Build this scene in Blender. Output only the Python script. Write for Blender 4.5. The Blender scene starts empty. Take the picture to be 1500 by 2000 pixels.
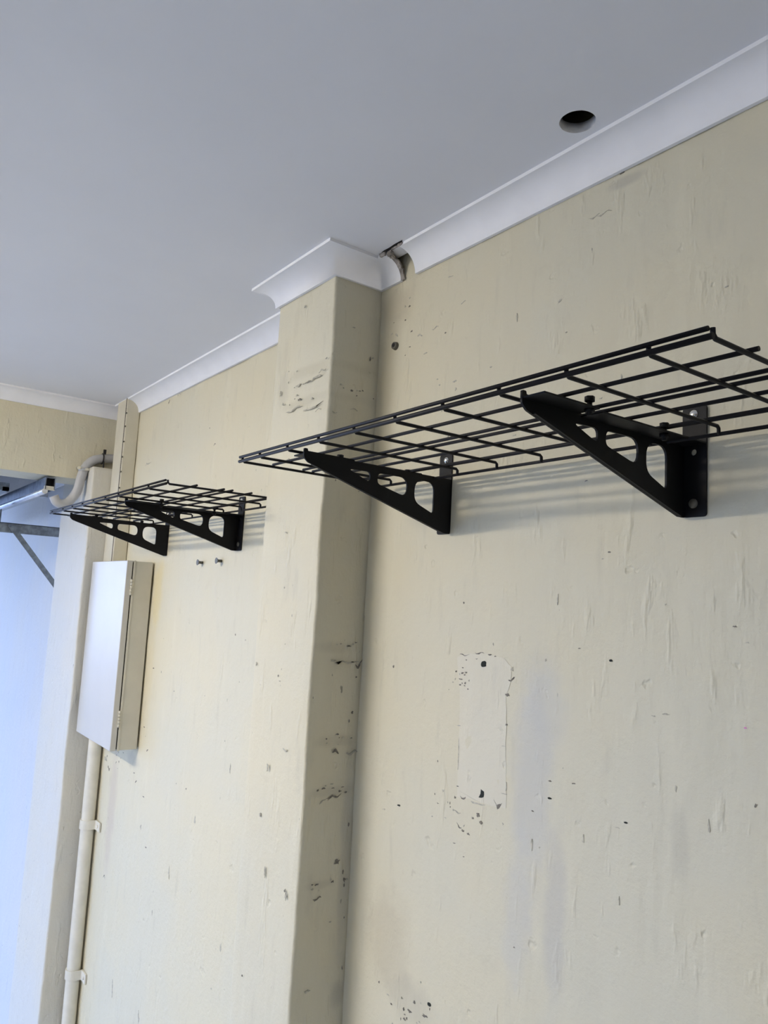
import bpy, bmesh, math, random
from mathutils import Vector, Matrix, noise

# ---------------------------------------------------------------- scale
# Everything below is laid out in "units" measured from the wall's own geometry;
# one unit is 0.53 m and the camera stands 2.15 m above the floor.
S = 0.53
CAM_H = 2.15
def T(p):
    return Vector((p[0]*S, p[1]*S, (p[2]-1.5)*S + CAM_H))
scene = bpy.context.scene
COL = scene.collection

# ---------------------------------------------------------------- camera
YAW, PITCH, ROLL, FPX = 0.631052, 0.119920, 0.0536455, 1491.42
cam_d = bpy.data.cameras.new('camera')
cam = bpy.data.objects.new('camera', cam_d)
COL.objects.link(cam)
fw = Vector((-math.cos(YAW)*math.cos(PITCH), math.sin(YAW)*math.cos(PITCH), math.sin(PITCH)))
rt0 = fw.cross(Vector((0, 0, 1))).normalized(); up0 = rt0.cross(fw)
cr, sr = math.cos(ROLL), math.sin(ROLL)
rt = cr*rt0 + sr*up0; up = -sr*rt0 + cr*up0
m = Matrix.Identity(4)
for i in range(3):
    m[i][0], m[i][1], m[i][2] = rt[i], up[i], -fw[i]
m.translation = T((0, -1.8, 1.5))
cam.matrix_world = m
cam_d.sensor_fit = 'HORIZONTAL'; cam_d.sensor_width = 36.0
cam_d.lens = FPX/1500*36.0
cam_d.clip_start = 0.02
scene.camera = cam

# ---------------------------------------------------------------- world, exposure
SKY = 4.8
wd = bpy.data.worlds.new('daylight'); scene.world = wd; wd.use_nodes = True
bg = wd.node_tree.nodes['Background']
bg.inputs['Color'].default_value = (0.47, 0.62, 1.0, 1)
bg.inputs['Strength'].default_value = SKY
scene.view_settings.view_transform = 'Standard'
scene.view_settings.look = 'None'
scene.view_settings.gamma = 1.0
scene.view_settings.use_curve_mapping = False
scene.view_settings.exposure = 0.05
TUBE = 131.0
TUBE_COL = (1.0, 0.895, 0.74, 1)

# ---------------------------------------------------------------- materials
def new_mat(name):
    mt = bpy.data.materials.new(name); mt.use_nodes = True
    nt = mt.node_tree
    return mt, nt, nt.nodes['Principled BSDF']
def N(nt, typ, **k):
    n = nt.nodes.new(typ)
    for a, v in k.items(): setattr(n, a, v)
    return n
def coords(nt, scale=(1, 1, 1)):
    g = N(nt, 'ShaderNodeNewGeometry'); mp = N(nt, 'ShaderNodeMapping')
    mp.inputs['Scale'].default_value = scale
    nt.links.new(g.outputs['Position'], mp.inputs['Vector'])
    return mp.outputs['Vector']
def noise_tex(nt, vec, scale, detail=4, rough=.55):
    n = N(nt, 'ShaderNodeTexNoise')
    n.inputs['Scale'].default_value = scale; n.inputs['Detail'].default_value = detail
    n.inputs['Roughness'].default_value = rough
    nt.links.new(vec, n.inputs['Vector'])
    return n.outputs['Fac']
def ramp(nt, fac, lo, hi):
    r = N(nt, 'ShaderNodeMapRange', interpolation_type='SMOOTHSTEP')
    r.inputs['From Min'].default_value = lo; r.inputs['From Max'].default_value = hi
    nt.links.new(fac, r.inputs['Value'])
    return r.outputs['Result']
def math_n(nt, op, a, b):
    n = N(nt, 'ShaderNodeMath', operation=op)
    for i, v in enumerate((a, b)):
        if isinstance(v, (int, float)): n.inputs[i].default_value = v
        else: nt.links.new(v, n.inputs[i])
    return n.outputs[0]
def mix(nt, fac, a, b):
    n = N(nt, 'ShaderNodeMix', data_type='RGBA')
    if isinstance(fac, (int, float)): n.inputs[0].default_value = fac
    else: nt.links.new(fac, n.inputs[0])
    for i, v in ((6, a), (7, b)):
        if isinstance(v, tuple): n.inputs[i].default_value = (*v, 1)
        else: nt.links.new(v, n.inputs[i])
    return n.outputs[2]
def lin(r, g, b):
    f = lambda c: ((c/255+.055)/1.055)**2.4 if c > 10 else c/255/12.92
    return (f(r), f(g), f(b))

def plaster(name, base, stains_and_tints=()):
    """painted, bagged brickwork: patchy cream paint, brush drag, small dark nicks, soft relief"""
    mt, nt, bs = new_mat(name)
    v = coords(nt); vs = coords(nt, (1, 1, .22)); vk = coords(nt, (1, 1, .45))
    warm = tuple(c*f for c, f in zip(base, (1.02, 1.0, .95)))
    cool = tuple(c*f for c, f in zip(base, (.98, .99, 1.0)))
    col = mix(nt, ramp(nt, noise_tex(nt, v, 2.2, 3), .35, .65), warm, cool)
    drag = ramp(nt, noise_tex(nt, vs, 26, 4, .6), .56, .78)
    col = mix(nt, math_n(nt, 'MULTIPLY', drag, .30), col, tuple(c*.72 for c in base))
    pale = ramp(nt, noise_tex(nt, vs, 17, 3, .5), .58, .75)
    col = mix(nt, math_n(nt, 'MULTIPLY', pale, .25), col, tuple(min(1, c*1.12) for c in base))
    blot = ramp(nt, noise_tex(nt, v, 9, 6, .65), .60, .80)
    col = mix(nt, math_n(nt, 'MULTIPLY', blot, .22), col, tuple(c*f for c, f in zip(base, (.74, .72, .70))))
    fl = noise_tex(nt, vk, 75, 2, .5); gate = ramp(nt, noise_tex(nt, v, 5, 2), .50, .60)
    nick = math_n(nt, 'MULTIPLY', ramp(nt, fl, .735, .775), gate)
    col = mix(nt, math_n(nt, 'MULTIPLY', nick, .6), col, (.09, .085, .07))
    if stains_and_tints:
        g = N(nt, 'ShaderNodeNewGeometry')
        wob = noise_tex(nt, v, 14, 4, .6)
        for (x, y, z), (rx, ry, rz), c, k in stains_and_tints:
            c0 = T((x, y, z))
            sub = N(nt, 'ShaderNodeVectorMath', operation='SUBTRACT'); sub.inputs[1].default_value = c0
            nt.links.new(g.outputs['Position'], sub.inputs[0])
            sc = N(nt, 'ShaderNodeVectorMath', operation='MULTIPLY'); sc.inputs[1].default_value = (1/(rx*S), 1/(ry*S), 1/(rz*S))
            nt.links.new(sub.outputs[0], sc.inputs[0])
            ln = N(nt, 'ShaderNodeVectorMath', operation='LENGTH'); nt.links.new(sc.outputs[0], ln.inputs[0])
            d = math_n(nt, 'ADD', ln.outputs['Value'], math_n(nt, 'MULTIPLY', math_n(nt, 'SUBTRACT', wob, .5), 1.1))
            f = N(nt, 'ShaderNodeMapRange', interpolation_type='SMOOTHSTEP')
            f.inputs['From Min'].default_value = .35; f.inputs['From Max'].default_value = 1.1
            f.inputs['To Min'].default_value = k; f.inputs['To Max'].default_value = 0
            nt.links.new(d, f.inputs['Value'])
            col = mix(nt, f.outputs['Result'], col, c)
    nt.links.new(col, bs.inputs['Base Color'])
    bs.inputs['Roughness'].default_value = .62
    bs.inputs['Specular IOR Level'].default_value = .35
    h = math_n(nt, 'ADD', math_n(nt, 'MULTIPLY', noise_tex(nt, v, 60, 5, .62), .45),
               math_n(nt, 'MULTIPLY', noise_tex(nt, vs, 20, 4, .55), 1.1))
    rid = ramp(nt, noise_tex(nt, coords(nt, (1, 1, .30)), 30, 3, .55), .58, .76)      # drips and trowel ridges
    dent = ramp(nt, noise_tex(nt, v, 24, 3, .5), .66, .76)
    h = math_n(nt, 'ADD', h, math_n(nt, 'SUBTRACT', math_n(nt, 'MULTIPLY', rid, .55), math_n(nt, 'MULTIPLY', dent, .6)))
    bp = N(nt, 'ShaderNodeBump'); bp.inputs['Strength'].default_value = .5; bp.inputs['Distance'].default_value = .007
    nt.links.new(h, bp.inputs['Height']); nt.links.new(bp.outputs[0], bs.inputs['Normal'])
    return mt

def simple(name, base, rough=.5, metal=0.0, var=.08, scale=30, spec=.5, bump=0.0):
    mt, nt, bs = new_mat(name)
    v = coords(nt)
    f = noise_tex(nt, v, scale, 4)
    col = mix(nt, ramp(nt, f, .3, .7), tuple(c*(1-var) for c in base), tuple(min(1, c*(1+var)) for c in base))
    nt.links.new(col, bs.inputs['Base Color'])
    bs.inputs['Roughness'].default_value = rough; bs.inputs['Metallic'].default_value = metal
    bs.inputs['Specular IOR Level'].default_value = spec
    if bump:
        bp = N(nt, 'ShaderNodeBump'); bp.inputs['Strength'].default_value = bump; bp.inputs['Distance'].default_value = .002
        nt.links.new(f, bp.inputs['Height']); nt.links.new(bp.outputs[0], bs.inputs['Normal'])
    return mt

CREAM = (.70, .656, .505)
GREYBLUE = (.50, .50, .50)
M = {}
M['wall'] = plaster('cream_painted_brick', CREAM, [
    ((-1.63, 0, 1.00), (.10, 1, .42), (.56, .56, .54), .5),  # soft grey patches beside the filler patch
    ((-1.58, 0, 1.22), (.09, 1, .17), (.58, .58, .55), .4),
    ((-1.68, 0, .60), (.07, 1, .26), (.57, .565, .54), .4),
    ((-1.53, 0, .62), (.05, 1, .32), (.52, .50, .46), .45),
    ((-2.30, 0, .30), (.16, 1, .20), (.56, .50, .36), .5),
    ((-2.16, 0, .14), (.16, 1, .10), (.36, .34, .28), .25),
    ((-2.52, 0, 2.2), (.10, 1, .6), (.60, .53, .36), .5),  # browner up beside the pier
    ((-2.46, 0, 2.72), (.16, 1, .13), (.55, .49, .36), .55),
    ((-1.14, 0, .95), (.03, 1, .10), (.42, .40, .34), .22),
    ((-1.33, 0, 2.79), (.07, 1, .02), (.42, .40, .35), .4),
    ((-4.92, 0, 1.50), (.10, 1, .28), (.74, .63, .34), .6),
    ((-4.94, 0, .95), (.07, 1, .35), (.70, .62, .42), .45),
    ((-5.10, 0, .40), (.14, 1, .06), (.50, .46, .36), .5),  # darker strip just below the cabinet
    ((-5.45, 0, .0), (.10, 1, .5), (.58, .50, .42), .5),  # browner to the right of the pipe
])
M['pier'] = plaster('cream_painted_pier', CREAM, [
    ((-2.72, -.235, 2.46), (.22, 1, .035), (.56, .52, .38), .45),
    ((-2.74, -.235, 2.33), (.24, 1, .03), (.55, .51, .38), .4),
    ((-2.95, -.235, 2.43), (.06, 1, .10), (.56, .52, .40), .5),
    ((-2.56, -.12, 1.32), (1, .12, .03), (.36, .33, .26), .2),
    ((-2.56, -.10, .96), (1, .11, .03), (.36, .33, .26), .2),
    ((-2.56, -.12, .77), (1, .12, .025), (.34, .31, .25), .2),
    ((-2.56, -.14, .43), (1, .08, .02), (.36, .33, .26), .2),
    ((-2.56, -.03, .50), (1, .03, .5), (.36, .34, .30), .25),  # darker up the inner corner
    ((-2.56, -.03, .02), (1, .04, .06), (.25, .24, .21), .25),
])
M['far_pier'] = plaster('cream_daylit_pier', (.66, .645, .585))  # same cream paint, whitened to carry the blue daylight falling on it
M['near_dark'] = simple('dark_near_wall', (.36, .33, .30), .9, var=.2, scale=9)  # unseen near wall, darkened to cut its bounce onto the pier
M['far'] = plaster('white_painted_plaster', (.64, .645, .65))
M['ceiling'] = simple('ceiling_paint', (.85, .86, .89), .8, var=.012, scale=3, spec=.2)
M['cornice'] = simple('white_cornice_paint', (.91, .915, .935), .6, var=.02, scale=14, spec=.3)
M['board'] = simple('raw_plasterboard', (.68, .66, .63), .9, var=.15, scale=60)
M['debris'] = simple('crumbled_plaster', (.33, .30, .27), .95, var=.4, scale=80, bump=.6)
M['void'] = simple('roof_void_dark', (.02, .018, .018), .95, var=.2)
M['floor'] = simple('concrete_floor', (.50, .51, .52), .8, var=.12, scale=6)
M['ground'] = simple('driveway_concrete', (.22, .23, .24), .9, var=.1, scale=2)
M['black'] = simple('black_powder_coat', (.004, .004, .005), .55, var=.1, scale=200, spec=.25, bump=.03)
M['wire'] = simple('black_coated_wire', (.010, .0095, .011), .5, var=.08, scale=120, spec=.22)
M['chrome'] = simple('bright_zinc', (.80, .78, .72), .18, metal=1, var=.05)
M['galv'] = simple('galvanised_steel', (.22, .25, .30), .42, metal=1, var=.25, scale=35)
M['galv_lit'] = simple('lit_steel_lip', (.80, .82, .88), .30, metal=1, var=.1, scale=30)  # rail steel made brighter for the light the lip catches
M['galv_dull'] = simple('dull_steel_strap', (.30, .33, .35), .55, metal=.8, var=.25, scale=40)
M['cab'] = simple('cabinet_enamel', (.59, .575, .53), .33, var=.015, scale=8, spec=.4)
M['cabin'] = simple('cabinet_body_enamel', (.64, .615, .52), .45, var=.03, scale=14)
M['duct'] = simple('cream_painted_boxing', (.68, .64, .51), .55, var=.04, scale=10, bump=.1)
M['pipe'] = simple('cream_painted_pipe', (.76, .73, .63), .5, var=.05, scale=22, bump=.15)
M['hose'] = simple('grey_plastic_conduit', (.50, .50, .50), .42, var=.05, scale=12)
M['tie'] = simple('black_nylon', (.012, .012, .014), .5)
M['patch'] = plaster('pale_filler_patch', (.725, .685, .555))
M['chip0'] = simple('bare_hole_dark', (.020, .024, .020), .95)
M['chip1'] = simple('chipped_paint_grey', (.21, .19, .155), .95, var=.3, scale=200)
M['chip2'] = simple('dirty_scuff', (.50, .47, .375), .9, var=.25, scale=120)
M['chip3'] = simple('pink_speck', (.75, .28, .55), .7)
M['screw'] = simple('old_steel_screw', (.16, .15, .12), .5, metal=.6)
M['lamp_body'] = simple('white_lamp_body', (.75, .75, .75), .5)
mt, nt, bs = new_mat('lit_tube'); M['tube'] = mt
bs.inputs['Emission Color'].default_value = TUBE_COL; bs.inputs['Emission Strength'].default_value = TUBE

# ---------------------------------------------------------------- mesh helpers (units)
class MB:
    def __init__(self): self.bm = bmesh.new()
    def box(self, lo, hi, bevel=0.0):
        vs = [self.bm.verts.new((x, y, z)) for x in (lo[0], hi[0]) for y in (lo[1], hi[1]) for z in (lo[2], hi[2])]
        fs = []
        for q in ((0, 1, 3, 2), (4, 6, 7, 5), (0, 4, 5, 1), (2, 3, 7, 6), (0, 2, 6, 4), (1, 5, 7, 3)):
            fs.append(self.bm.faces.new([vs[i] for i in q]))
        if bevel:
            es = list({e for f in fs for e in f.edges})
            bmesh.ops.bevel(self.bm, geom=es, offset=bevel, segments=2, affect='EDGES', profile=.5)
        return self
    def tube(self, pts, r, seg=10, caps=True, closed=False):
        pts = [Vector(p) for p in pts]; n = len(pts); rings = []
        ref = None
        for i, p in enumerate(pts):
            a = pts[(i-1) % n] if (i > 0 or closed) else p
            b = pts[(i+1) % n] if (i < n-1 or closed) else p
            t = (b-a).normalized()
            if ref is None:
                ref = t.orthogonal().normalized()
            else:
                ref = (ref - t*ref.dot(t)).normalized()
            bi = t.cross(ref)
            rr = r[i] if isinstance(r, (list, tuple)) else r
            rings.append([self.bm.verts.new(p + rr*(math.cos(2*math.pi*k/seg)*ref + math.sin(2*math.pi*k/seg)*bi)) for k in range(seg)])
        for i in range(n if closed else n-1):
            A, B = rings[i], rings[(i+1) % n]
            for k in range(seg):
                f = self.bm.faces.new((A[k], A[(k+1) % seg], B[(k+1) % seg], B[k])); f.smooth = True
        if caps and not closed:
            self.bm.faces.new(rings[0][::-1]); self.bm.faces.new(rings[-1])
        return self
    def prism(self, pts, n):
        """polygon (list of 3D points) extruded along vector n"""
        n = Vector(n)
        a = [self.bm.verts.new(p) for p in pts]; b = [self.bm.verts.new(Vector(p)+n) for p in pts]
        self.bm.faces.new(a); self.bm.faces.new(b[::-1])
        for i in range(len(a)):
            j = (i+1) % len(a); self.bm.faces.new((a[j], a[i], b[i], b[j]))
        return self
    def plate(self, outer, holes, to3d, thick):
        """flat plate with real holes; outer/holes are 2D loops"""
        bm = self.bm; edges = []; loops = []
        for lp in [outer]+list(holes):
            vs = [bm.verts.new(to3d(*p)) for p in lp]; loops.append(vs)
            for i in range(len(vs)): edges.append(bm.edges.new((vs[i], vs[(i+1) % len(vs)])))
        r = bmesh.ops.triangle_fill(bm, use_beauty=True, edges=edges)
        fs = [g for g in r['geom'] if isinstance(g, bmesh.types.BMFace)]
        off = Vector(thick); mp = {v: bm.verts.new(v.co+off) for lp in loops for v in lp}
        for f in fs: bm.faces.new([mp[v] for v in f.verts][::-1])
        for lp in loops:
            for i in range(len(lp)):
                a, b = lp[i], lp[(i+1) % len(lp)]
                bm.faces.new((a, b, mp[b], mp[a]))
        return self
    def build(self, name, mat, parent=None, origin=None, label=None, smooth=False):
        bm = self.bm
        bmesh.ops.recalc_face_normals(bm, faces=bm.faces[:])
        for v in bm.verts: v.co = T(v.co)
        base = Vector((0, 0, 0))
        if parent is not None: base = parent.get('_o') and Vector(parent['_o']) or base
        if origin is not None: base = T(origin)
        for v in bm.verts: v.co -= base
        if smooth:
            for f in bm.faces: f.smooth = True
        me = bpy.data.meshes.new(name); bm.to_mesh(me); bm.free()
        me.materials.append(mat)
        o = bpy.data.objects.new(name, me); COL.objects.link(o)
        if parent is not None: o.parent = parent
        else: o.location = base
        o['_o'] = base[:]
        if label: o['label'] = label
        return o
def tag(o, label, cat, group=None):
    o['label'] = label; o['category'] = cat
    if group: o['group'] = group
    return o
def thing(name, origin, label, cat, group=None):
    o = bpy.data.objects.new(name, None); COL.objects.link(o)
    o.empty_display_size = .05
    o.location = T(origin); o['_o'] = T(origin)[:]
    return tag(o, label, cat, group)
def struct(o):
    o['kind'] = 'structure'; return o
def circle(cx, cy, r, n=16, a0=0):
    return [(cx+r*math.cos(a0+2*math.pi*k/n), cy+r*math.sin(a0+2*math.pi*k/n)) for k in range(n)]
def rounded(pts, r, n=4):
    """round the corners of a 2D polygon; r single or per corner"""
    out = []
    m_ = len(pts)
    for i in range(m_):
        p = Vector(pts[i]); a = Vector(pts[i-1]); b = Vector(pts[(i+1) % m_])
        rr = r[i] if isinstance(r, (list, tuple)) else r
        if rr <= 0: out.append(tuple(p)); continue
        u = (a-p); v = (b-p); la, lb = u.length, v.length; u.normalize(); v.normalize()
        ang = u.angle(v); d = min(rr/math.tan(ang/2), la*.49, lb*.49)
        p0 = p+u*d; p1 = p+v*d
        for k in range(n+1):
            t = k/n
            out.append(tuple((1-t)**2*p0 + 2*t*(1-t)*p + t*t*p1))
    return out
def nz(x, y, z, f): return noise.noise(Vector((x*f, y*f, z*f)))

# ---------------------------------------------------------------- structure
FLOOR_Z = -2.557; ZC = 2.918; ZB = 2.821      # floor, ceiling, underside of the cornice
XB = -6.02                                    # face of the beam over the opening
def wall_y(x, z):                             # gentle unevenness of the painted brickwork
    return .004*nz(x, 0, z, 2.1) + .0022*nz(x, 5, z, 7.5) + .0012*nz(x*1.0, 9, z*.5, 22)
def wall_sheet(x0, x1, z0, z1, step, thick, yf=wall_y):
    b = MB(); nx = int((x1-x0)/step)+1; nzv = int((z1-z0)/step)+1
    g = [[b.bm.verts.new((x0+(x1-x0)*i/nx, yf(x0+(x1-x0)*i/nx, z0+(z1-z0)*j/nzv), z0+(z1-z0)*j/nzv)) for j in range(nzv+1)] for i in range(nx+1)]
    for i in range(nx):
        for j in range(nzv):
            f = b.bm.faces.new((g[i][j], g[i+1][j], g[i+1][j+1], g[i][j+1])); f.smooth = True
    b.box((x0, .015, z0), (x1, thick, z1))
    return b
wall_right = struct(wall_sheet(-5.9, 3.4, FLOOR_Z, 3.25, .05, .4).build('wall_right', M['wall']))
struct(wall_sheet(-15.0, -5.9, FLOOR_Z-.6, 3.25, .12, .4).build('wall_right_far', M['far']))

def pier(name, x0, x1, yd, z0, z1, mat, rough=.004, seed=0):
    """a plastered pier standing out from the wall: rounded, slightly wavering arrises"""
    r = .012; prof = []
    def seg(a, b, n):
        for k in range(n): prof.append((a[0]+(b[0]-a[0])*k/n, a[1]+(b[1]-a[1])*k/n))
    def arc(cx, cy, a0, a1, n=4):
        for k in range(n): 
            a = a0+(a1-a0)*k/n; prof.append((cx+r*math.cos(a), cy+r*math.sin(a)))
    seg((x0, .02), (x0, -yd+r), 7); arc(x0+r, -yd+r, math.pi, 1.5*math.pi)
    seg((x0+r, -yd), (x1-r, -yd), 12); arc(x1-r, -yd+r, 1.5*math.pi, 2*math.pi)
    seg((x1, -yd+r), (x1, .02), 7); prof.append((x1, .02))
    b = MB(); n = int((z1-z0)/.035); rings = []
    cx = (x0+x1)/2
    for j in range(n+1):
        z = z0+(z1-z0)*j/n; ring = []
        for (x, y) in prof:
            if y > 0: ring.append(b.bm.verts.new((x, y, z))); continue
            d = rough*nz(x+seed, y, z, 3.2)+rough*.6*nz(x, y+seed, z, 9)+.0016*nz(x, y, z+seed, 28)
            v = Vector((x-cx, (y+.0)*2.0)).normalized()
            ring.append(b.bm.verts.new((x+d*(1 if x > x1-.03 else -1 if x < x0+.03 else 0), y+(d if y < -yd+.03 else d*.0), z)))
        rings.append(ring)
    for j in range(n):
        for k in range(len(prof)-1):
            f = b.bm.faces.new((rings[j][k], rings[j][k+1], rings[j+1][k+1], rings[j+1][k])); f.smooth = True
        b.bm.faces.new((rings[j][-1], rings[j][0], rings[j+1][0], rings[j+1][-1]))
    b.bm.faces.new(rings[0][::-1]); b.bm.faces.new(rings[-1])
    return struct(b.build(name, mat))
wall_pier = pier('wall_pier', -3.04, -2.56, .235, FLOOR_Z, 3.2, M['pier'])
wall_far_pier = pier('wall_far_pier', -6.69, -5.842, .235, FLOOR_Z, 2.405, M['far_pier'], .004, 7)
# beam over the opening, in the same cream paint
b = MB(); b.box((-6.40, -6.6, 2.317), (XB, .0, 3.25), .006)
struct(b.build('wall_left', M['wall']))
# header above the garage door of the further bay
b = MB(); b.box((-8.5, -6.6, 2.40), (-8.3, .0, 3.25)); struct(b.build('wall_front', M['far']))
b = MB(); b.box((-13.5, -6.9, 2.42), (-8.5, -.0, 2.50)); struct(b.build('ceiling_added_shade', M['far']))  # unseen slab added outside to keep sky off the upper far wall
b = MB(); b.box((-8.3, -6.6, 2.56), (-6.40, -.0, 2.60)); struct(b.build('ceiling_far_bay', M['ceiling']))
b = MB(); b.box((-8.5, -6.9, FLOOR_Z), (3.4, -6.6, -1.9)); b.box((-8.5, -6.9, 2.2), (3.4, -6.6, 3.25))
b.box((-8.5, -6.9, -1.9), (-8.0, -6.6, 2.2)); b.box((-4.0, -6.9, -1.9), (-.5, -6.6, 2.2)); b.box((1.6, -6.9, -1.9), (3.4, -6.6, 2.2)); b.box((-.5, -6.9, -1.9), (1.6, -6.6, -.8)); b.box((-.5, -6.9, 1.5), (1.6, -6.6, 2.2))  # right-hand opening added, unseen, to fill the right wall with daylight
struct(b.build('wall_back', M['wall']))
b = MB(); b.box((3.4, -6.9, FLOOR_Z), (3.6, .4, 3.25)); struct(b.build('wall_near', M['near_dark']))
b = MB(); b.box((-8.3, -6.6, FLOOR_Z-.05), (3.4, .0, FLOOR_Z)); struct(b.build('floor', M['floor']))
b = MB(); b.box((-60, -60, FLOOR_Z-.7), (60, 60, FLOOR_Z-.62)); struct(b.build('floor_driveway', M['ground']))

# ceiling sheet with the round cut-out
HX, HY, HR, TH = -1.370, -.179, .052, .030
def ceiling_mesh():
    b = MB(); bm = b.bm; n = 48; q = .07
    lo = []; hi = []; sq = []
    for k in range(n):
        a = 2*math.pi*k/n; r = HR*(1+.02*nz(math.cos(a), math.sin(a), 3, 2.5))
        c, s = math.cos(a), math.sin(a)
        lo.append(bm.verts.new((HX+r*c, HY+r*s, ZC)))
        hi.append(bm.verts.new((HX+(r-.002)*c, HY+(r-.002)*s, ZC+TH)))
        mm = q/max(abs(c), abs(s)); sq.append((HX+mm*c, HY+mm*s))
    sv = [bm.verts.new((x, y, ZC)) for x, y in sq]; su = [bm.verts.new((x, y, ZC+TH)) for x, y in sq]
    for k in range(n):
        j = (k+1) % n
        f = bm.faces.new((lo[k], lo[j], sv[j], sv[k]))
        f = bm.faces.new((hi[j], hi[k], su[k], su[j]))
        f = bm.faces.new((lo[j], lo[k], hi[k], hi[j])); f.smooth = True; f.material_index = 1
    x0, x1, y0, y1 = XB, 3.4, -6.6, -.028
    for z in (ZC, ZC+TH):
        for (a, bb, c, d) in ((x0, HX-q, y0, y1), (HX+q, x1, y0, y1), (HX-q, HX+q, y0, HY-q), (HX-q, HX+q, HY+q, y1)):
            bm.faces.new([bm.verts.new(p) for p in ((a, c, z), (bb, c, z), (bb, d, z), (a, d, z))])
    e = [bm.verts.new(p) for p in ((x0, y1, ZC), (x1, y1, ZC), (x1, y1, ZC+TH), (x0, y1, ZC+TH))]
    f = bm.faces.new(e); f.material_index = 1
    return b
o = struct(ceiling_mesh().build('ceiling', M['ceiling'])); o.data.materials.append(M['board'])
b = MB(); b.box((XB-.3, -6.8, 3.25), (3.6, .4, 3.32)); struct(b.build('ceiling_void', M['void']))

# cornice: hollow plaster cove swept along the wall line, mitred at corners
def cove_profile():
    s = .098; outer = [(s, 0), (s, -.012)]
    cx, cz, r = s, -.097, .085
    for k in range(1, 11):
        a = math.pi/2*k/10
        outer.append((cx-r*math.sin(a), cz+r*math.cos(a)))
    outer += [(.0, -.097), (.0, -.082)]
    inner = []
    for k in range(10, -1, -1):
        a = math.pi/2*k/10
        inner.append((cx-(r+.010)*math.sin(a)+.008, cz+(r+.010)*math.cos(a)+.006))
    inner = [(max(.002, p[0]), min(-.001, p[1])) for p in inner]
    return outer + [(.002, -.080)] + inner[1:-1] + [(s-.012, 0)]
COVE = cove_profile()
def cornice(name, path, z=ZC, mat=None):
    """path: plan points along the wall, room on the right-hand side of travel"""
    b = MB(); rings = []
    P2 = [Vector(p) for p in path]; n = len(P2)
    dens = []
    for i in range(n):
        d0 = (P2[i]-P2[i-1]).normalized() if i > 0 else (P2[1]-P2[0]).normalized()
        d1 = (P2[i+1]-P2[i]).normalized() if i < n-1 else d0
        n0 = Vector((d0.y, -d0.x)); n1 = Vector((d1.y, -d1.x))
        mt_ = (n0+n1); mt_ = mt_/(1+n0.dot(n1))
        rings.append([b.bm.verts.new((P2[i].x+mt_.x*o_, P2[i].y+mt_.y*o_, z+h)) for o_, h in COVE])
    m_ = len(COVE)
    for i in range(n-1):
        for k in range(m_):
            j = (k+1) % m_
            f = b.bm.faces.new((rings[i][k], rings[i][j], rings[i+1][j], rings[i+1][k]))
            if 1 <= k <= 10: f.smooth = True
    b.bm.faces.new(rings[0]); b.bm.faces.new(rings[-1][::-1])
    for e in b.bm.edges:
        if len(e.link_faces) == 2 and (not e.link_faces[0].smooth or not e.link_faces[1].smooth): e.smooth = False
    return struct(b.build(name, mat or M['cornice']))
yw = -.003
cornice('trim_1', [(XB, -6.6), (XB, -.0)], mat=M['cornice'])
cornice('trim_2', [(-5.93, yw), (-3.04, yw), (-3.04, -.236), (-2.56, -.236), (-2.56, yw), (-2.412, yw)])
trim_3 = cornice('trim_3', [(-2.318, yw), (3.4, yw)])
cornice('trim_4', [(-8.3, yw), (-6.40, yw)], z=2.56)

# broken edges either side of the gap in the cornice
rng = random.Random(4)
def lump(b, c, r, seed):
    vs = bmesh.ops.create_icosphere(b.bm, subdivisions=2, radius=1)['verts']
    for v in vs:
        k = 1+.5*nz(v.co.x+seed, v.co.y, v.co.z, 1.7)
        v.co = Vector((c[0]+v.co.x*r[0]*k, c[1]+v.co.y*r[1]*k, c[2]+v.co.z*r[2]*k))
def ragged(path, t, seed, n):
    """jagged strip of broken plaster following the end of a cove"""
    b = MB(); a = []; c = []
    for i in range(n+1):
        f = i/n; k = f*(len(path)-1); i0 = min(int(k), len(path)-2); q = k-i0
        y = path[i0][0]*(1-q)+path[i0+1][0]*q; z = path[i0][1]*(1-q)+path[i0+1][1]*q
        e = .010+.014*abs(nz(f*7, seed, 0, 1.9)) + rng.uniform(0, .005)
        a.append((y, z, e))
    return a
ends = [(-.092, 2.908), (-.07, 2.900), (-.045, 2.885), (-.026, 2.862), (-.016, 2.838), (-.013, 2.822)]
def broken_edge(x, sgn, seed, parent, wide=1.0):
    pts = ragged(ends, .012, seed, 16); b = MB(); bm = b.bm; R0 = []
    for (y, z, e) in pts:
        e *= wide
        R0.append([bm.verts.new(p) for p in ((x, y, z), (x+sgn*e, y+.004, z+.003), (x+sgn*e*.8, y+.013, z+.009), (x, y+.012, z+.010))])
    for i in range(len(R0)-1):
        for k in range(4):
            bm.faces.new((R0[i][k], R0[i][(k+1) % 4], R0[i+1][(k+1) % 4], R0[i+1][k]))
    bm.faces.new(R0[0]); bm.faces.new(R0[-1][::-1])
    return b.build('broken_edge', M['debris'], parent)
broken_edge(-2.412, 1, 3, trim_3)
b = MB()
for k, (c, r) in enumerate([((-2.425, -.100, 2.912), (.024, .010, .010)), ((-2.392, -.092, 2.908), (.016, .012, .012)), ((-2.40, -.075, 2.902), (.010, .012, .012)), ((-2.352, -.098, 2.916), (.024, .006, .006)), ((-2.315, -.103, 2.914), (.018, .004, .007))]):
    lump(b, c, r, k*3.1)
b.build('plaster_lump', M['debris'], trim_3)
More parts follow.
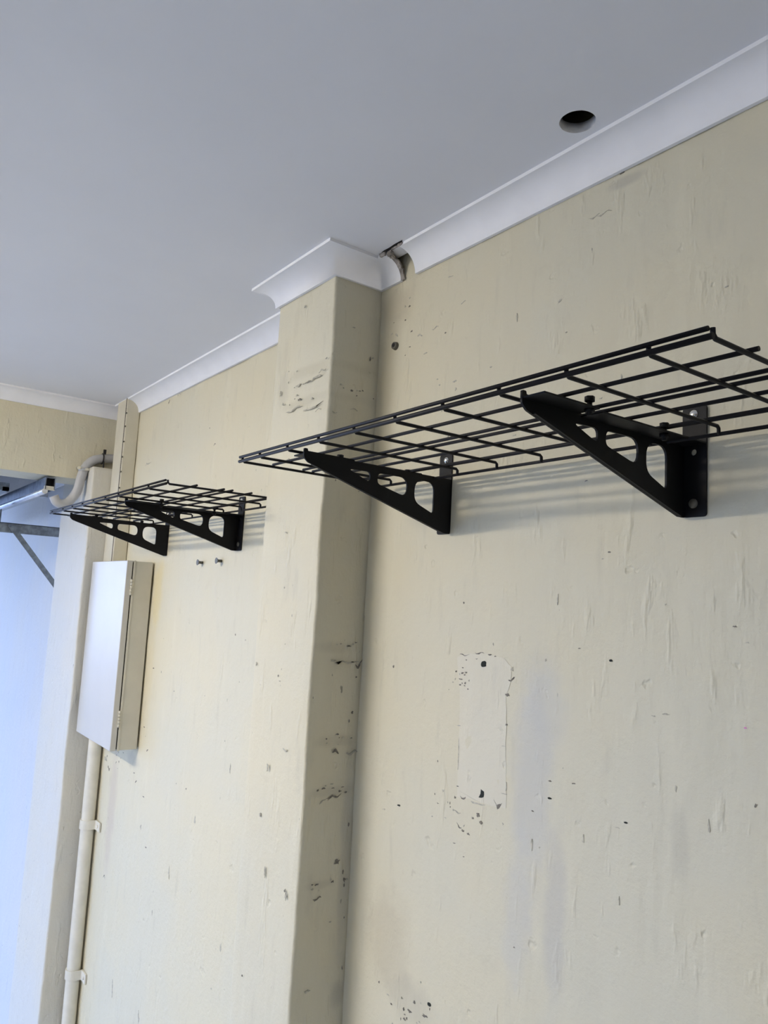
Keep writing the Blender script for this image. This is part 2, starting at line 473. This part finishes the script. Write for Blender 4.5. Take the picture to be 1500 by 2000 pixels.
# torn opening in the ceiling lining over the gap
b = MB(); vs = []
tear = [(-2.445, -.104), (-2.41, -.112), (-2.37, -.111), (-2.33, -.114), (-2.285, -.112), (-2.30, -.102), (-2.32, -.098), (-2.36, -.094), (-2.40, -.088)]
b.prism([(x, y, ZC-.0012) for x, y in tear], (0, 0, .004)); b.build('torn_hole', M['void'], trim_3)

# small chips and scuffs in the paint, one thin flake each
CHIPS_R = [(-1.859,1.321,0.027,0.023,0),(-1.849,0.91,0.033,0.032,0),(-1.96,1.343,0.057,0.005,1),(-1.878,1.355,0.059,0.005,1),(-1.832,1.354,0.021,0.005,1),(-1.806,1.351,0.014,0.005,1),(-1.962,1.282,0.02,0.007,1),(-1.942,1.285,0.015,0.005,1),(-1.949,1.277,0.01,0.006,1),(-1.966,1.26,0.021,0.005,1),(-1.97,1.242,0.013,0.007,1),(-1.894,1.335,0.012,0.004,1),(-1.944,1.327,0.01,0.006,1),(-1.729,1.316,0.014,0.019,2),(-1.728,1.286,0.031,0.008,1),(-1.748,1.236,0.018,0.013,1),(-1.746,1.144,0.009,0.008,1),(-1.756,1.076,0.02,0.004,2),(-1.964,1.018,0.008,0.1,2),(-1.967,1.106,0.025,0.004,2),(-1.96,0.909,0.013,0.005,1),(-1.937,0.879,0.036,0.006,1),(-1.871,0.876,0.098,0.005,2),(-1.77,0.895,0.046,0.014,1),(-1.747,0.933,0.027,0.004,2),(-1.737,0.958,0.006,0.037,2),(-1.859,0.841,0.022,0.012,1),(-1.883,0.826,0.012,0.009,1),(-1.844,0.822,0.014,0.017,1),(-1.949,0.786,0.03,0.01,1),(-1.929,0.775,0.016,0.008,1),(-1.901,0.771,0.017,0.008,1),(-1.962,0.826,0.041,0.005,2),(-1.968,0.724,0.016,0.004,1),(-1.921,0.695,0.013,0.004,1),(-1.562,0.961,0.016,0.006,0),(-1.626,0.909,0.011,0.005,1),(-1.562,1.01,0.014,0.005,1),(-1.477,1.021,0.016,0.004,1),(-1.466,1.403,0.01,0.004,1),(-1.593,1.358,0.008,0.009,2),(-1.747,0.841,0.009,0.011,2),(-1.595,0.814,0.009,0.007,2),(-1.356,1.378,0.011,0.007,0),(-1.3,0.958,0.012,0.005,0),(-0.973,1.255,0.01,0.006,3),(-1.409,2.719,0.082,0.006,2),(-1.448,2.721,0.042,0.005,2),(-1.346,2.821,0.021,0.007,1),(-1.368,1.681,0.012,0.005,1),(-1.455,1.895,0.012,0.004,1),(-2.307,1.994,0.017,0.033,2),(-2.316,1.974,0.013,0.016,1),(-2.35,1.266,0.01,0.013,1),(-2.274,0.774,0.018,0.007,0),(-2.287,2.56,0.041,0.007,2),(-2.194,2.566,0.045,0.006,2),(-2.44,2.599,0.036,0.013,2),(-2.249,2.477,0.026,0.006,2),(-1.063,1.008,0.007,0.036,2),(-1.184,1.257,0.024,0.005,2),(-1.221,1.247,0.019,0.004,2),(-2.262,0.101,0.019,0.008,1),(-2.159,0.12,0.026,0.01,1),(-2.06,0.184,0.02,0.013,0),(-2.078,0.139,0.029,0.01,1),(-2.185,0.084,0.018,0.009,1),(-1.684,0.503,0.011,0.006,1),(-1.187,1.539,0.007,0.005,2),(-1.144,1.802,0.009,0.004,2),(-1.516,1.056,0.007,0.004,2),(-0.966,1.455,0.01,0.004,2),(-1.017,2.36,0.012,0.004,2),(-1.761,2.486,0.007,0.033,2),(-2.037,2.622,0.041,0.004,2),(-2.117,2.747,0.038,0.004,2),(-1.551,1.543,0.006,0.034,2),(-1.625,0.813,0.008,0.038,2),(-1.437,0.878,0.007,0.03,2),(-1.315,0.754,0.005,0.025,2),(-1.153,1.078,0.006,0.018,2),(-2.362,0.74,0.016,0.007,2),(-2.132,2.529,0.012,0.008,1),(-1.335,2.189,0.007,0.021,2),(-4.877,1.013,0.027,0.009,1),(-4.949,0.633,0.027,0.009,1),(-4.858,0.502,0.036,0.009,1),(-5.019,0.277,0.039,0.009,1),(-4.859,0.221,0.027,0.009,1),(-4.857,0.039,0.028,0.03,2),(-4.741,-0.052,0.026,0.011,1),(-5.469,-0.443,0.044,0.013,1),(-4.553,-0.366,0.024,0.038,2),(-5.062,0.323,0.029,0.009,1),(-5.021,2.796,0.04,0.012,1),(-4.193,2.384,0.03,0.009,1),(-4.289,2.498,0.023,0.007,1),(-5.852,2.566,0.05,0.013,2),(-5.333,2.405,0.109,0.011,2),(-4.849,2.817,0.076,0.011,2),(-5.103,-1.007,0.04,0.086,2),(-4.63,-0.969,0.035,0.052,2),(-5.661,0.301,0.069,0.022,2),(-5.574,0.254,0.046,0.017,1),(-4.348,-0.097,0.031,0.053,2),(-4.059,0.283,0.021,0.052,2),(-3.67,0.63,0.017,0.06,2),(-3.635,-0.219,0.018,0.05,2),(-3.2,0.095,0.015,0.042,2),(-4.503,0.914,0.024,0.009,2),(-3.604,1.28,0.023,0.008,2)]
CHIPS_PF = [(-2.69,2.411,0.129,0.007,2),(-2.782,2.408,0.091,0.007,2),(-2.612,2.433,0.075,0.007,2),(-2.834,2.309,0.137,0.007,2),(-2.683,2.291,0.17,0.007,2),(-2.561,2.257,0.04,0.006,2),(-2.871,2.09,0.064,0.007,2),(-2.782,2.34,0.032,0.009,1),(-2.96,2.402,0.015,0.024,2),(-2.93,2.349,0.019,0.014,2),(-2.621,2.272,0.049,0.007,2),(-2.827,1.777,0.022,0.009,2),(-2.676,2.034,0.016,0.006,2),(-2.586,2.479,0.016,0.009,2),(-2.792,2.756,0.019,0.019,2),(-2.706,0.908,0.042,0.006,2),(-2.793,1.167,0.017,0.006,2),(-2.805,0.425,0.012,0.056,2),(-2.633,0.384,0.016,0.035,2),(-2.842,0.813,0.013,0.04,2)]
CHIPS_PR = [(-0.086,1.262,0.147,0.008,2),(-0.016,1.256,0.035,0.018,1),(-0.139,1.27,0.024,0.01,2),(-0.029,0.911,0.073,0.01,2),(-0.102,0.92,0.034,0.012,1),(-0.012,0.914,0.03,0.02,1),(-0.101,0.75,0.08,0.008,1),(-0.152,0.738,0.033,0.008,2),(0.02,0.746,0.03,0.01,1),(-0.065,0.504,0.029,0.023,1),(0.014,0.471,0.029,0.019,2),(-0.144,0.384,0.047,0.007,1),(0.01,0.297,0.012,0.01,1),(0.022,0.159,0.015,0.011,0),(0.008,-0.054,0.025,0.026,1),(-0.082,0.288,0.012,0.006,2),(-0.169,0.06,0.028,0.015,2),(0.001,1.008,0.013,0.01,1),(0.025,0.564,0.018,0.012,1),(-0.206,2.256,0.035,0.006,2),(-0.113,2.285,0.051,0.006,2),(-0.046,2.514,0.01,0.022,1),(0.007,2.43,0.011,0.013,2),(-0.033,2.521,0.011,0.011,2),(-0.064,1.951,0.01,0.006,2),(-0.137,2.628,0.016,0.006,2),(-0.226,2.604,0.03,0.006,2)]

def chips(rows, axis, val, parent, seed):
    r_ = random.Random(seed)
    for (p, z, w, h, tone) in rows:
        n = 11; pts = []
        for k in range(n):
            a = 2*math.pi*k/n; q = r_.uniform(.8, 1.1) if tone == 0 else r_.uniform(.35, 1.15)
            du, dv = .5*w*q*math.cos(a), .5*h*q*math.sin(a)
            dv += du*.06 + (.0 if w < .03 or tone == 0 else min(w, h)*.7*math.sin(du*160/S*.5+p*40))
            if axis == 'y': 
                y = (wall_y(p+du, z+dv) if val == 0 else val-.006)
                pts.append((p+du, y-.0012, z+dv))
            else: pts.append((val+.0055, p+du, z+dv))
        b = MB(); b.prism(pts, (0, .002, 0) if axis == 'y' else (-.002, 0, 0))
        b.build('paint_chip', M['chip%d' % tone], parent)
rs = random.Random(11)
def scatter(n, c, s, wmax, hmax, tones):
    return [(rs.gauss(c[0], s[0]), rs.gauss(c[1], s[1]), rs.uniform(.004, wmax), rs.uniform(.004, hmax), rs.choice(tones)) for _ in range(n)]
CHIPS_R += scatter(22, (-2.16, .10), (.10, .06), .016, .014, (1, 1, 2)) + scatter(10, (-2.42, 2.62), (.07, .10), .02, .012, (1, 2))
CHIPS_R += scatter(14, (-1.99, .83), (.05, .04), .012, .010, (1, 2)) + scatter(16, (-5.40, .36), (.10, .06), .022, .016, (1, 1, 2))
CHIPS_R += scatter(14, (-1.97, 1.26), (.02, .05), .012, .010, (1, 2)) + scatter(12, (-1.2, 1.7), (.4, .5), .014, .012, (1, 2))
CHIPS_R += scatter(14, (-4.0, .6), (.6, .7), .016, .020, (1, 2)) + scatter(14, (-1.5, 2.4), (.5, .2), .02, .012, (2,))
for z0 in (1.33, .97, .78, .43, 1.98, 2.36): CHIPS_PR += scatter(8, (-.09, z0), (.05, .012), .022, .010, (1, 1, 2))
CHIPS_PR += scatter(12, (-.03, .6), (.012, .5), .014, .02, (1,))
CHIPS_PF += scatter(10, (-2.8, 2.42), (.10, .06), .02, .012, (2,)) + scatter(8, (-2.8, .8), (.13, .6), .016, .02, (2, 1))
CHIPS_PR = [q for q in CHIPS_PR if -.22 < q[0] < -.012]
CHIPS_PF = [q for q in CHIPS_PF if -3.02 < q[0] < -2.58]
chips(CHIPS_R, 'y', 0, wall_right, 1)
chips(CHIPS_PF, 'y', -.235, wall_pier, 2)
chips(CHIPS_PR, 'x', -2.56, wall_pier, 3)

# filled rectangle where something was taken off the wall
PATCH = [(-1.991,1.333),(-1.961,1.345),(-1.861,1.358),(-1.767,1.348),(-1.732,1.324),(-1.734,1.28),(-1.754,1.23),(-1.745,1.136),(-1.745,1.042),(-1.737,.951),(-1.736,.892),(-1.801,.883),(-1.883,.882),(-1.963,.875),(-1.963,.968),(-1.966,1.101),(-1.971,1.22),(-1.986,1.287)]
pp = []
for i in range(len(PATCH)):
    a, c = Vector(PATCH[i]), Vector(PATCH[(i+1) % len(PATCH)])
    for k in range(4):
        q = a.lerp(c, k/4); pp.append((q.x+.003*nz(q.x, q.y, 1, 40), q.y+.003*nz(q.x, q.y, 5, 40)))
b = MB(); b.prism([(x, wall_y(x, z)-.0007, z) for x, z in pp], (0, .004, 0))
b.build('filler_patch', M['patch'], wall_right, label='pale rectangular filler patch')

# ---------------------------------------------------------------- wire shelves
WR = .0048
def wire_shelf(x0, x1, cross, ys, dz, dy, label):
    zc = 1.9705+dz; zh = zc+.0085
    t = thing('wire_shelf', ((x0+x1)/2, -.35+dy, zc), label, 'shelf', 'black wire shelves along the wall')
    yf, yb = -.642+dy, -.088+dy
    for x in cross:                               # bent up at the front lip, down at the back lip
        p = [(x, yf-.004, zc+.017), (x, yf-.003, zc+.006), (x, yf+.004, zc), (x, (yf+yb)/2, zc), (x, yb-.006, zc), (x, yb, zc-.005), (x, yb+.001, zc-.022)]
        MB().tube(p, WR, 8).build('cross_wire', M['wire'], t)
    for y, z, e0, e1, r in ys:
        MB().tube([(x0-e0, y+dy, zc+z), (x1+e1, y+dy, zc+z)], r, 10).build('long_wire', M['wire'], t)
    return t
LONG = [(-.654, .0150, .004, -.003, .0047), (-.654, .000, .006, .006, .0057),
        (-.522, .0085, .004, .014, WR), (-.396, .0085, .004, .014, WR), (-.355, .0085, .004, .014, WR),
        (-.262, .0085, .004, .014, WR), (-.128, .0090, .004, .014, .0062), (-.083, -.018, .004, .008, .005)]
near_cross = [-.677]+[-.80-.1886*k for k in range(9)]+[-2.440]
wire_shelf(-2.440, -.677, near_cross, LONG, 0, 0, 'black wire shelf nearest the camera, reaching past the pier to the right edge')
FL, FR = -5.09, -3.11
far_cross = [FR]+[FR-.235-.212*k for k in range(8)]+[FL]
far_shelf = wire_shelf(FL, FR, far_cross, LONG, -.0165, -.016, 'black wire shelf left of the pier, above the white cabinet')

# ---------------------------------------------------------------- brackets
def bracket(xw, sgn, dz, label):
    """pressed steel bracket: web with three holes, wall plate, top and lower flange, bolts"""
    t = thing('shelf_bracket', (xw, 0, 1.765+dz), label, 'bracket', 'brackets carrying the wire shelves')
    TW = .006
    y0, y1 = -.620, -.003
    web = [(y0, 1.977), (y0, 1.948), (-.604, 1.934), (-.03, 1.765), (y1, 1.765), (y1, 1.962), (-.425, 1.962), (-.432, 1.9695), (-.606, 1.9695), (-.608, 1.977)]
    web = rounded(web, [.003, .012, .02, .004, .002, .003, .002, .003, .002, .003], 3)
    h1 = rounded([(-.452, 1.936), (-.362, 1.938), (-.362, 1.902)], [.004, .016, .016], 5)
    h2 = rounded([(-.332, 1.939), (-.205, 1.940), (-.205, 1.872), (-.332, 1.903)], [.018, .034, .030, .016], 5)
    h3 = rounded([(-.172, 1.940), (-.084, 1.940), (-.084, 1.828), (-.172, 1.862)], [.042, .034, .010, .040], 6)
    x_in = xw - sgn*TW
    MB().plate([(y, z+dz) for y, z in web], [[(y, z+dz) for y, z in h] for h in (h1, h2, h3)],
               lambda y, z: (xw, y, z), (-sgn*TW, 0, 0)).build('web', M['black'], t)
    W = .062
    # wall plate with fixing holes
    a, c = sorted((xw-sgn*TW, xw+sgn*W))
    hx = xw+sgn*.026
    pl = rounded([(a, 1.765), (c, 1.765), (c, 2.058), (a, 2.058)], .010, 3)
    MB().plate([(x, z+dz) for x, z in pl], [circle(hx, 1.935+dz, .0085, 14)],
               lambda x, z: (x, -.006, z), (0, .005, 0)).build('wall_plate', M['black'], t)
    # top flange in two lapped lengths, the front one a little higher
    a, c = sorted((xw, xw+sgn*W))
    MB().box((a, -.618, 1.9585+dz), (c, -.435, 1.963+dz), .001).build('front_flange', M['black'], t)
    MB().box((a, -.425, 1.953+dz), (c, -.006, 1.9575+dz), .001).build('top_flange', M['black'], t)
    q0, q1 = Vector((-.585, 1.929)), Vector((-.03, 1.7655))
    a2, c2 = sorted((xw, xw+sgn*.008))
    MB().prism([(a2, q0.x, q0.y+dz), (a2, q1.x, q1.y+dz), (a2, q1.x, q1.y+.005+dz), (a2, q0.x, q0.y+.005+dz)], (c2-a2, 0, 0)).build('lower_flange', M['black'], t)
    # bolts with clips holding the wires
    for yb, zb in ((-.452, 1.9655), (-.166, 1.9575)):
        xb = xw+sgn*.046
        bb = MB(); bb.tube([(xb, yb, zb-.022+dz), (xb, yb, zb+.014+dz)], .006, 10)
        bb.tube([(xb, yb, zb+.010+dz), (xb, yb, zb+.022+dz)], .0115, 6)
        bb.tube([(xb, yb, zb-.014+dz), (xb, yb, zb-.0045+dz)], .012, 6)
        bb.build('bolt', M['black'], t)
    # screws to the wall
    for zs in (2.036, 1.800):
        bb = MB(); R_ = .013
        vs = bmesh.ops.create_uvsphere(bb.bm, u_segments=14, v_segments=8, radius=1)['verts']
        for v in vs: v.co = Vector((hx+v.co.x*R_, -.0055-(.008*max(0, -v.co.y)), zs+dz+v.co.z*R_))
        for f in bb.bm.faces: f.smooth = True
        o = bb.build('screw', M['chrome' if zs > 1.9 else 'screw'], t, label='bright domed screw head' if zs > 1.9 else None)
    return t
bracket(-1.131, 1, 0, 'black triangular shelf bracket with three holes, right one under the near shelf')
bracket(-2.061, -1, -.004, 'black triangular shelf bracket with three holes, just right of the pier')
bracket(-3.790, 1, -.0225, 'black triangular bracket under the far shelf, closer to the pier')
bracket(-4.818, -1, -.030, 'black triangular bracket under the far shelf, above the white cabinet')

# ---------------------------------------------------------------- white wall cabinet
CX0, CX1, CZ0, CZ1 = -5.800, -5.015, .478, 1.697
cab = thing('wall_cabinet', ((CX0+CX1)/2, 0, CZ0), 'shallow white metal cabinet fixed to the wall by the far pier', 'cabinet')
b = MB()
b.box((CX0+.004, -.136, CZ0+.004), (CX1-.004, -.012, CZ1-.004), .004)
b.box((CX0, -.142, CZ0), (CX1, -.128, CZ1), .003)
b.build('body', M['cabin'], cab)
b = MB(); b.box((CX0+.001, -.187, CZ0+.002), (CX1, -.149, CZ1-.002), .004)
door = b.build('door', M['cab'], cab, label='glossy white door')
b = MB(); b.box((CX0+.012, -.150, CZ0+.012), (CX1-.010, -.141, CZ1-.012)); b.build('door_gap_shade', M['void'], cab)  # black sheet stands in for the shade between door and body
for z0 in (.628, 1.470):
    b = MB()
    for k in range(5):
        b.tube([(CX1+.003, -.147, z0+.021*k), (CX1+.003, -.147, z0+.0195+.021*k)], .0075, 10)
    b.box((CX1-.001, -.160, z0), (CX1+.002, -.147, z0+.104)); b.box((CX1-.001, -.147, z0), (CX1+.002, -.134, z0+.104))
    b.build('hinge', M['cabin'], door)
# boxing that carries the services from the cabinet to the ceiling
b = MB(); b.box((-5.838, -.103, CZ1), (-5.612, -.004, ZC-.002), .006)
bx = thing('pipe_boxing', (-5.72, 0, CZ1), 'tall cream painted boxing in the corner between cabinet and ceiling', 'boxing')
b.build('casing', M['duct'], bx)
b = MB(); b.box((-5.632, -.1065, CZ1), (-5.622, -.100, ZC-.004)); b.build('seam', M['chip1'], bx, label='dark open seam')
for z in (2.80, 2.70, 2.585, 2.47, 2.36, 2.24, 2.13):
    MB().tube([(-5.622, -.1045, z), (-5.606, -.1045, z)], .006, 8).build('nail', M['screw'], bx)
# pipe under the cabinet
pb = thing('service_pipe', (-5.765, -.05, FLOOR_Z), 'cream painted pipe running down the wall below the white cabinet', 'pipe')
PXc, PYc, PR = -5.765, -.054, .046
pts = [(PXc+.004*nz(z, 1, 1, .8), PYc, z) for z in [FLOOR_Z+.0+k*(CZ0-FLOOR_Z)/24 for k in range(25)]]
MB().tube(pts, PR, 24).build('pipe', M['pipe'], pb)
for z in (-.163, -1.165):
    hgt = .062; q0, q1 = z-hgt/2, z+hgt/2
    ring = [math.radians(d) for d in range(-200, 8, 13)]
    prof = [(PXc+(PR+.008)*math.cos(a), PYc+(PR+.008)*math.sin(a)) for a in ring] + [(PXc+PR+.010, -.018), (PXc+PR+.020, -.014), (PXc+PR+.095, -.014)]
    prof += [(PXc+PR+.095, -.004), (PXc+PR+.002, -.004)] + [(PXc+(PR+.001)*math.cos(a), PYc+(PR+.001)*math.sin(a)) for a in ring[::-1]]
    b = MB()
    n = len(prof); lo_ = [b.bm.verts.new((x, y, q0)) for x, y in prof]; hi_ = [b.bm.verts.new((x, y, q1)) for x, y in prof]
    for k in range(n): b.bm.faces.new((lo_[k], lo_[(k+1) % n], hi_[(k+1) % n], hi_[k]))
    m2 = len(ring)
    for k in range(m2-1):
        for R_ in (lo_, hi_): b.bm.faces.new((R_[k], R_[k+1], R_[n-2-k], R_[n-1-k]))
    for R_ in (lo_, hi_): b.bm.faces.new([R_[k] for k in range(m2-1, m2+6)])
    cl = b.build('pipe_clamp', M['pipe'], pb)
    MB().tube([(PXc+PR+.06, -.022, z), (PXc+PR+.06, -.013, z)], .010, 10).build('screw', M['pipe'], cl)

# ---------------------------------------------------------------- grey conduit over the far pier
cd = thing('flexible_conduit', (-5.985, -.27, 2.1), 'grey plastic conduit curling over the top of the far pier', 'conduit')
def smooth_path(pts, n=8):
    P_ = [Vector(p) for p in pts]; out = []
    for i in range(len(P_)-1):
        p0 = P_[max(i-1, 0)]; p1 = P_[i]; p2 = P_[i+1]; p3 = P_[min(i+2, len(P_)-1)]
        for k in range(n):
            t = k/n
            out.append(.5*((2*p1)+(p2-p0)*t+(2*p0-5*p1+4*p2-p3)*t*t+(3*p1-p0-3*p2+p3)*t**3))
    out.append(P_[-1]); return out
HP = [(-5.965, -.03, 2.512), (-5.975, -.075, 2.505), (-5.978, -.145, 2.494), (-5.978, -.212, 2.468), (-5.980, -.262, 2.405), (-5.985, -.284, 2.32), (-5.99, -.300, 2.227), (-6.00, -.335, 2.155), (-5.99, -.385, 2.115), (-5.985, -.437, 2.122), (-5.985, -.462, 2.165)]
HP = [(x, y, z) for x, y, z in HP]
MB().tube(smooth_path(HP), .034, 20).build('conduit', M['hose'], cd)
b = MB(); b.tube([(-5.985+.041*math.cos(a), -.268+.041*math.sin(a), 2.392+.006*math.sin(a)) for a in [2*math.pi*k/20 for k in range(20)]], .014, 8, closed=True)
clip = b.build('clip', M['chrome'], cd, label='bright metal clip')
for yo in (-.055, .046):
    MB().tube([(-5.955, -.265+yo, 2.392), (-5.925, -.265+yo, 2.392)], .013, 8).build('screw', M['chrome'], clip)
b = MB(); b.tube([(-5.978+.039*math.cos(a), -.143, 2.494+.039*math.sin(a)) for a in [2*math.pi*k/20 for k in range(20)]], .005, 6, closed=True)
b.box((-5.945, -.150, 2.525), (-5.925, -.132, 2.560)); b.tube([(-5.94, -.141, 2.47), (-5.93, -.141, 2.40)], .006, 6)
b.build('cable_tie', M['tie'], cd, label='black cable tie')
# hanging wire hook beside the far shelf end
# ---------------------------------------------------------------- garage door track
tr = thing('door_track', (-7.0, -.5, 2.2), 'galvanised steel garage door track beyond the opening, at left edge', 'track')
YT = -.485; ZT0, ZT1 = 2.195, 2.305; XT0 = -6.03
b = MB()          # open channel, its mouth turned to the room end
prof = [(YT-.035, ZT0+.02), (YT-.035, ZT1), (YT+.035, ZT1), (YT+.035, ZT0+.02), (YT+.029, ZT0+.02), (YT+.029, ZT1-.006), (YT-.029, ZT1-.006), (YT-.029, ZT0+.02)]
b.prism([(XT0, y, z) for y, z in prof], (-4.0, 0, 0)); b.build('rail', M['galv'], tr)
b = MB(); b.box((XT0-.03, YT-.036, ZT0+.015), (XT0-.005, YT+.036, ZT0+.045)); b.build('end_stop', M['cabin'], tr, label='pale end stop')
b = MB(); b.tube([(XT0-.01, YT-.030, ZT0+.005), (XT0-4, YT-.030, ZT0+.005)], .021, 12); b.build('rolled_lip', M['galv_lit'], tr, label='shiny rolled lip catching the light')
b = MB(); b.box((XT0-.16, YT-.03, ZT0+.03), (XT0-.05, YT+.03, ZT1-.008)); b.build('mouth_shade', M['void'], tr)  # black block stands in for the shade inside the channel mouth
gd = thing('garage_door', (-8.1, -3.1, 2.29), 'grey garage door swung up flat below the ceiling beyond the opening', 'door')
b = MB(); b.box((-9.6, -5.6, 2.30), (-6.95, -.60, 2.335), .004); b.build('panel', M['galv_dull'], gd)  # panel carried on outside, unseen, to shade the upper far wall
b = MB(); b.box((-9.6, -5.6, 2.27), (-6.95, -5.55, 2.30)); b.box((-9.6, -.65, 2.27), (-6.95, -.60, 2.30)); b.box((-7.0, -5.6, 2.27), (-6.95, -.60, 2.30)); b.build('frame', M['galv_dull'], gd)
XA = -7.25
b = MB(); b.box((XA, -.95, 1.940), (XA+.012, -.0, 2.026)); b.box((XA-.05, -.95, 2.020), (XA+.012, -.0, 2.026)); b.build('support_arm', M['galv_dull'], tr)
b = MB(); q0, q1 = Vector((XA+.022, -.512, 2.008)), Vector((XA+.022, -.02, 1.42))
d = (q1-q0).normalized(); w_ = Vector((0, d.z, -d.y))*.022
b.prism([q0+w_, q1+w_, q1-w_, q0-w_], (.010, 0, 0)); b.build('brace', M['galv_dull'], tr)
b = MB(); b.box((-7.80, -.515, 1.98), (-7.765, -.50, 2.20)); b.build('hanger', M['galv_dull'], tr)
b = MB(); b.tube([(XA+.03, -.515, 2.0), (XA+.045, -.515, 2.0)], .014, 6); b.build('bolt', M['galv'], tr)
for k in range(3):
    x = -8.0-.7*k
    b = MB(); b.tube([(x, YT-.075, ZT1-.05), (x, YT-.040, ZT1-.05)], .038, 16); b.build('roller', M['void'], tr)

# ---------------------------------------------------------------- screws left in the wall
for x, z, lab in ((-4.231, 1.684, 'small steel screw sticking out of the wall under the far shelf, left of two'),
                  (-3.971, 1.690, 'small steel screw sticking out of the wall under the far shelf, right of two')):
    t = thing('wall_screw', (x, 0, z), lab, 'screw', 'bare screws in the wall')
    MB().tube([(x, 0, z), (x, -.030, z)], .008, 10).build('shank', M['screw'], t)
    MB().tube([(x, -.024, z), (x, -.033, z)], [.010, .018], 12).build('head', M['screw'], t)
t = thing('wall_plug', (-2.443, 0, 2.554), 'small brown wall plug beside the pier, under the broken cornice', 'plug')
MB().tube([(-2.443, .004, 2.554), (-2.443, -.012, 2.554)], [.018, .015], 12).build('collar', M['screw'], t)
MB().tube([(-2.443, -.011, 2.556), (-2.443, -.0135, 2.556)], .009, 10).build('hole', M['void'], t)

# ---------------------------------------------------------------- ceiling tube light (off to the left, out of frame)
LX, LY, LZ = -4.05, -3.85, 2.80
lt = thing('tube_light', (LX, LY, ZC), 'twin tube ceiling light in the middle of the room', 'light')
b = MB(); b.box((LX-1.05, LY-.10, ZC-.06), (LX+1.05, LY+.10, ZC-.001), .01); b.build('housing', M['lamp_body'], lt)
for yo in (-.06, .06):
    MB().tube([(LX-1.0, LY+yo, LZ), (LX+1.0, LY+yo, LZ)], .03, 12).build('tube', M['tube'], lt)
for xo in (-1.0, 1.0):
    b = MB(); b.box((LX+xo-.03, LY-.1, LZ-.035), (LX+xo+.03, LY+.1, ZC-.055)); b.build('end_cap', M['lamp_body'], lt)
